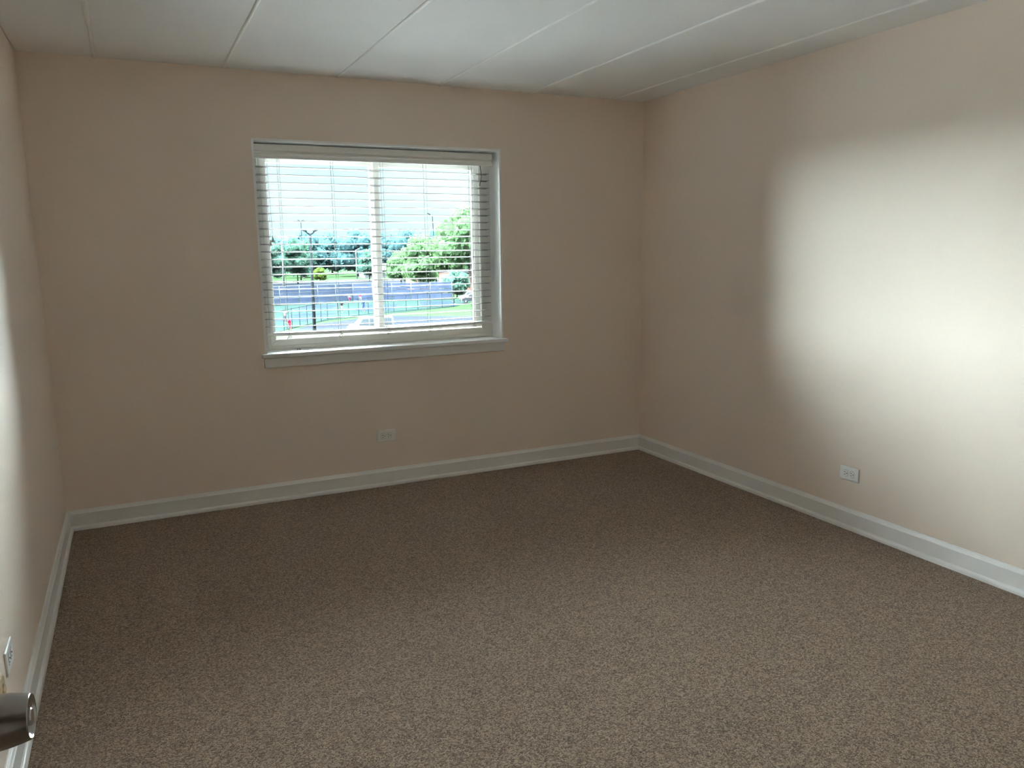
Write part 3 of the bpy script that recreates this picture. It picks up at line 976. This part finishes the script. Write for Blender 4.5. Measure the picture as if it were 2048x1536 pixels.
# --- vehicles
def vehicle(name, label, loc, rz, prof, glass, width, m, wheels, wr, cat):
    root = tag(empty(name, (loc[0], loc[1], GZ + 0.04), rz), label, cat)
    bm = bmesh.new()
    hw = width / 2
    n = len(prof)
    for_y = [(-hw, 0.0), (-hw + 0.08, 0.05)]
    ring_y = [(-hw, 0.93), (-hw + 0.12, 1.0), (hw - 0.12, 1.0), (hw, 0.93)]
    cx = sum(p[0] for p in prof) / n
    cz = sum(p[1] for p in prof) / n
    rings = []
    for yy, s in ring_y:
        rings.append([bm.verts.new((cx + (px - cx) * s, yy * (0.86 if pz > 1.2 else 1.0), cz + (pz - cz) * s)) for px, pz in prof])
    for r0, r1 in zip(rings, rings[1:]):
        for k in range(n):
            bm.faces.new((r0[k], r0[(k + 1) % n], r1[(k + 1) % n], r1[k]))
    bm.faces.new(rings[0][::-1])
    bm.faces.new(rings[-1])
    bmesh.ops.recalc_face_normals(bm, faces=bm.faces[:])
    new_obj('body', bm, m, root)
    for q in glass:
        for sgn in (-1, 1):
            bm = bmesh.new()
            yb = sgn * hw * 0.97
            yt = sgn * hw * 0.88
            zs = [p[1] for p in q]
            zl, zh = min(zs), max(zs)
            fr = lambda p, d: Vector((p[0], yb + (yt - yb) * (p[1] - zl) / (zh - zl) + d * sgn, p[1]))
            a = [bm.verts.new(fr(p, 0.02)) for p in q]
            b = [bm.verts.new(fr(p, -0.05)) for p in q]
            bm.faces.new(a)
            bm.faces.new(b[::-1])
            for k in range(len(q)):
                bm.faces.new((a[k], b[k], b[(k + 1) % len(q)], a[(k + 1) % len(q)]))
            bmesh.ops.recalc_face_normals(bm, faces=bm.faces[:])
            new_obj('side_window', bm, OM['carglass'], root)
    for wx in wheels:
        for sgn in (-1, 1):
            bm = bmesh.new()
            lathe(bm, [(0, -0.11), (wr * 0.6, -0.11), (wr * 0.95, -0.09), (wr, -0.05), (wr, 0.05), (wr * 0.95, 0.09), (wr * 0.6, 0.11), (0, 0.08)], 18,
                  Matrix.Translation((wx, sgn * (hw - 0.12), wr)) @ Matrix.Rotation(PI / 2, 4, 'X'))
            wh = new_obj('wheel', bm, OM['tyre'], root)
            bm = bmesh.new()
            lathe(bm, [(0, 0.0), (wr * 0.55, 0.0), (wr * 0.55, 0.02), (0, 0.03)], 12, Matrix.Translation((wx, sgn * (hw - 0.005), wr)) @ Matrix.Rotation(-sgn * PI / 2, 4, 'X'))
            new_obj('hub_cap', bm, OM['palepole'], wh)
    return root
van_prof = [(0.0, 0.35), (0.0, 0.95), (0.25, 1.15), (0.85, 1.35), (1.45, 2.02), (1.75, 2.12), (4.9, 2.14), (5.05, 1.9), (5.1, 0.35)]
van_glass = [[(1.10, 1.30), (1.62, 1.92), (2.18, 1.94), (2.18, 1.28)], [(2.36, 1.28), (2.36, 1.94), (3.60, 1.95), (3.60, 1.26)], [(3.76, 1.26), (3.76, 1.95), (4.75, 1.93), (4.80, 1.26)]]
vehicle('van', 'white van parked in the lot below the window', (21.9, 82.6), math.radians(-6), van_prof, van_glass, 1.95, OM['white'], (0.95, 4.15), 0.36, 'van')
car_prof = [(0.0, 0.38), (0.02, 0.85), (0.9, 1.02), (1.45, 1.58), (1.7, 1.66), (3.6, 1.66), (4.2, 1.10), (4.5, 1.0), (4.55, 0.38)]
car_glass = [[(1.25, 1.05), (1.62, 1.52), (2.45, 1.55), (2.45, 1.05)], [(2.58, 1.05), (2.58, 1.55), (3.45, 1.54), (3.85, 1.05)]]
vehicle('car', 'dark car parked in front of the brick building', (53.4, 126.5), math.radians(-24), car_prof, car_glass, 1.85, OM['dark'], (0.85, 3.6), 0.34, 'car')
vehicle('car', 'white car parked behind the dark car', (55.6, 132.8), math.radians(-24), car_prof, car_glass, 1.85, OM['white'], (0.85, 3.6), 0.34, 'car')

# --- people on the courts (skinned continuous bodies)
def person(loc, rz, shirt, shorts, label, pose=0, hgt=1.74):
    J = {'pel': (0, 0, .93, .13, .10), 'waist': (0, 0, 1.10, .125, .09), 'chest': (0, 0, 1.32, .15, .10), 'neck': (0, 0, 1.50, .055, .055), 'chin': (0, -.01, 1.56, .07, .075), 'head': (0, -.01, 1.66, .082, .098), 'crown': (0, 0, 1.74, .05, .06)}
    E = [('pel', 'waist'), ('waist', 'chest'), ('chest', 'neck'), ('neck', 'chin'), ('chin', 'head'), ('head', 'crown')]
    st = (0.16, -0.14)[pose % 2]
    for s, n in ((-1, 'l'), (1, 'r')):
        J['hip' + n] = (s * .10, 0, .88, .095, .095)
        J['knee' + n] = (s * .14, -.10 + st * s, .50, .065, .065)
        J['ank' + n] = (s * .16, .02 + st * s * 1.4, .09, .042, .045)
        J['toe' + n] = (s * .18, -.14 + st * s * 1.4, .04, .04, .03)
        J['sho' + n] = (s * .19, 0, 1.42, .065, .065)
        if s > 0 and pose < 2:
            J['elb' + n] = (s * .40, -.12, 1.24, .045, .045)
            J['wri' + n] = (s * .52, -.30, 1.36, .033, .033)
            J['han' + n] = (s * .55, -.37, 1.40, .038, .028)
        else:
            J['elb' + n] = (s * .28, .04, 1.14, .045, .045)
            J['wri' + n] = (s * .30, -.10, .92, .033, .033)
            J['han' + n] = (s * .30, -.15, .84, .038, .028)
        E += [('pel', 'hip' + n), ('hip' + n, 'knee' + n), ('knee' + n, 'ank' + n), ('ank' + n, 'toe' + n), ('chest', 'sho' + n), ('sho' + n, 'elb' + n), ('elb' + n, 'wri' + n), ('wri' + n, 'han' + n)]
    names = list(J)
    me = bpy.data.meshes.new('person')
    me.from_pydata([J[k][:3] for k in names], [(names.index(a), names.index(b)) for a, b in E], [])
    o = bpy.data.objects.new('person', me)
    COL.objects.link(o)
    o.modifiers.new('skin', 'SKIN')
    for k, v in zip(names, me.skin_vertices[0].data):
        v.radius = J[k][3:]
        v.use_root = (k == 'pel')
    ss = o.modifiers.new('sub', 'SUBSURF')
    ss.levels = ss.render_levels = 1
    dg = bpy.context.evaluated_depsgraph_get()
    m2 = bpy.data.meshes.new_from_object(o.evaluated_get(dg))
    bpy.data.objects.remove(o)
    o = bpy.data.objects.new('person', m2)
    COL.objects.link(o)
    m2.materials.clear()
    for mm in (OM['skin'], OM[shirt], OM[shorts], OM['hair'], OM['whitecloth']):
        m2.materials.append(mm)
    for p in m2.polygons:
        c = p.center
        p.use_smooth = True
        i = 0
        if c.z < 0.10: i = 4
        elif 0.55 < c.z < 1.02 and abs(c.x) < 0.25: i = 2
        elif 1.02 <= c.z < 1.50 and abs(c.x) < 0.30: i = 1
        elif c.z > 1.68 or (c.z > 1.58 and c.y > 0.02): i = 3
        p.material_index = i
    o.location = (loc[0], loc[1], GZ + 0.06)
    o.rotation_euler = (0, 0, rz)
    tag(o, label, 'person', 'people on the courts')
    return o
person((29.6, 117.0), 0.4, 'blackcloth', 'whitecloth', 'person in a black top on the court, left of the meeting stile', 0)
person((33.2, 117.6), -0.5, 'navy', 'navy', 'person in blue on the court close to the meeting stile', 1)
person((16.9, 90.5), 0.8, 'red', 'red', 'person in red beside the near fence at the bottom left pane', 2)
person((36.5, 139.6), 0.2, 'whitecloth', 'red', 'person in white top and red shorts by the far windscreen fence', 2)
person((38.6, 139.8), -0.2, 'red', 'whitecloth', 'person in red top and white shorts by the far windscreen fence', 1)
person((18.6, 103.5), 1.0, 'whitecloth', 'blackcloth', 'person in white top and black shorts on the left court', 0)
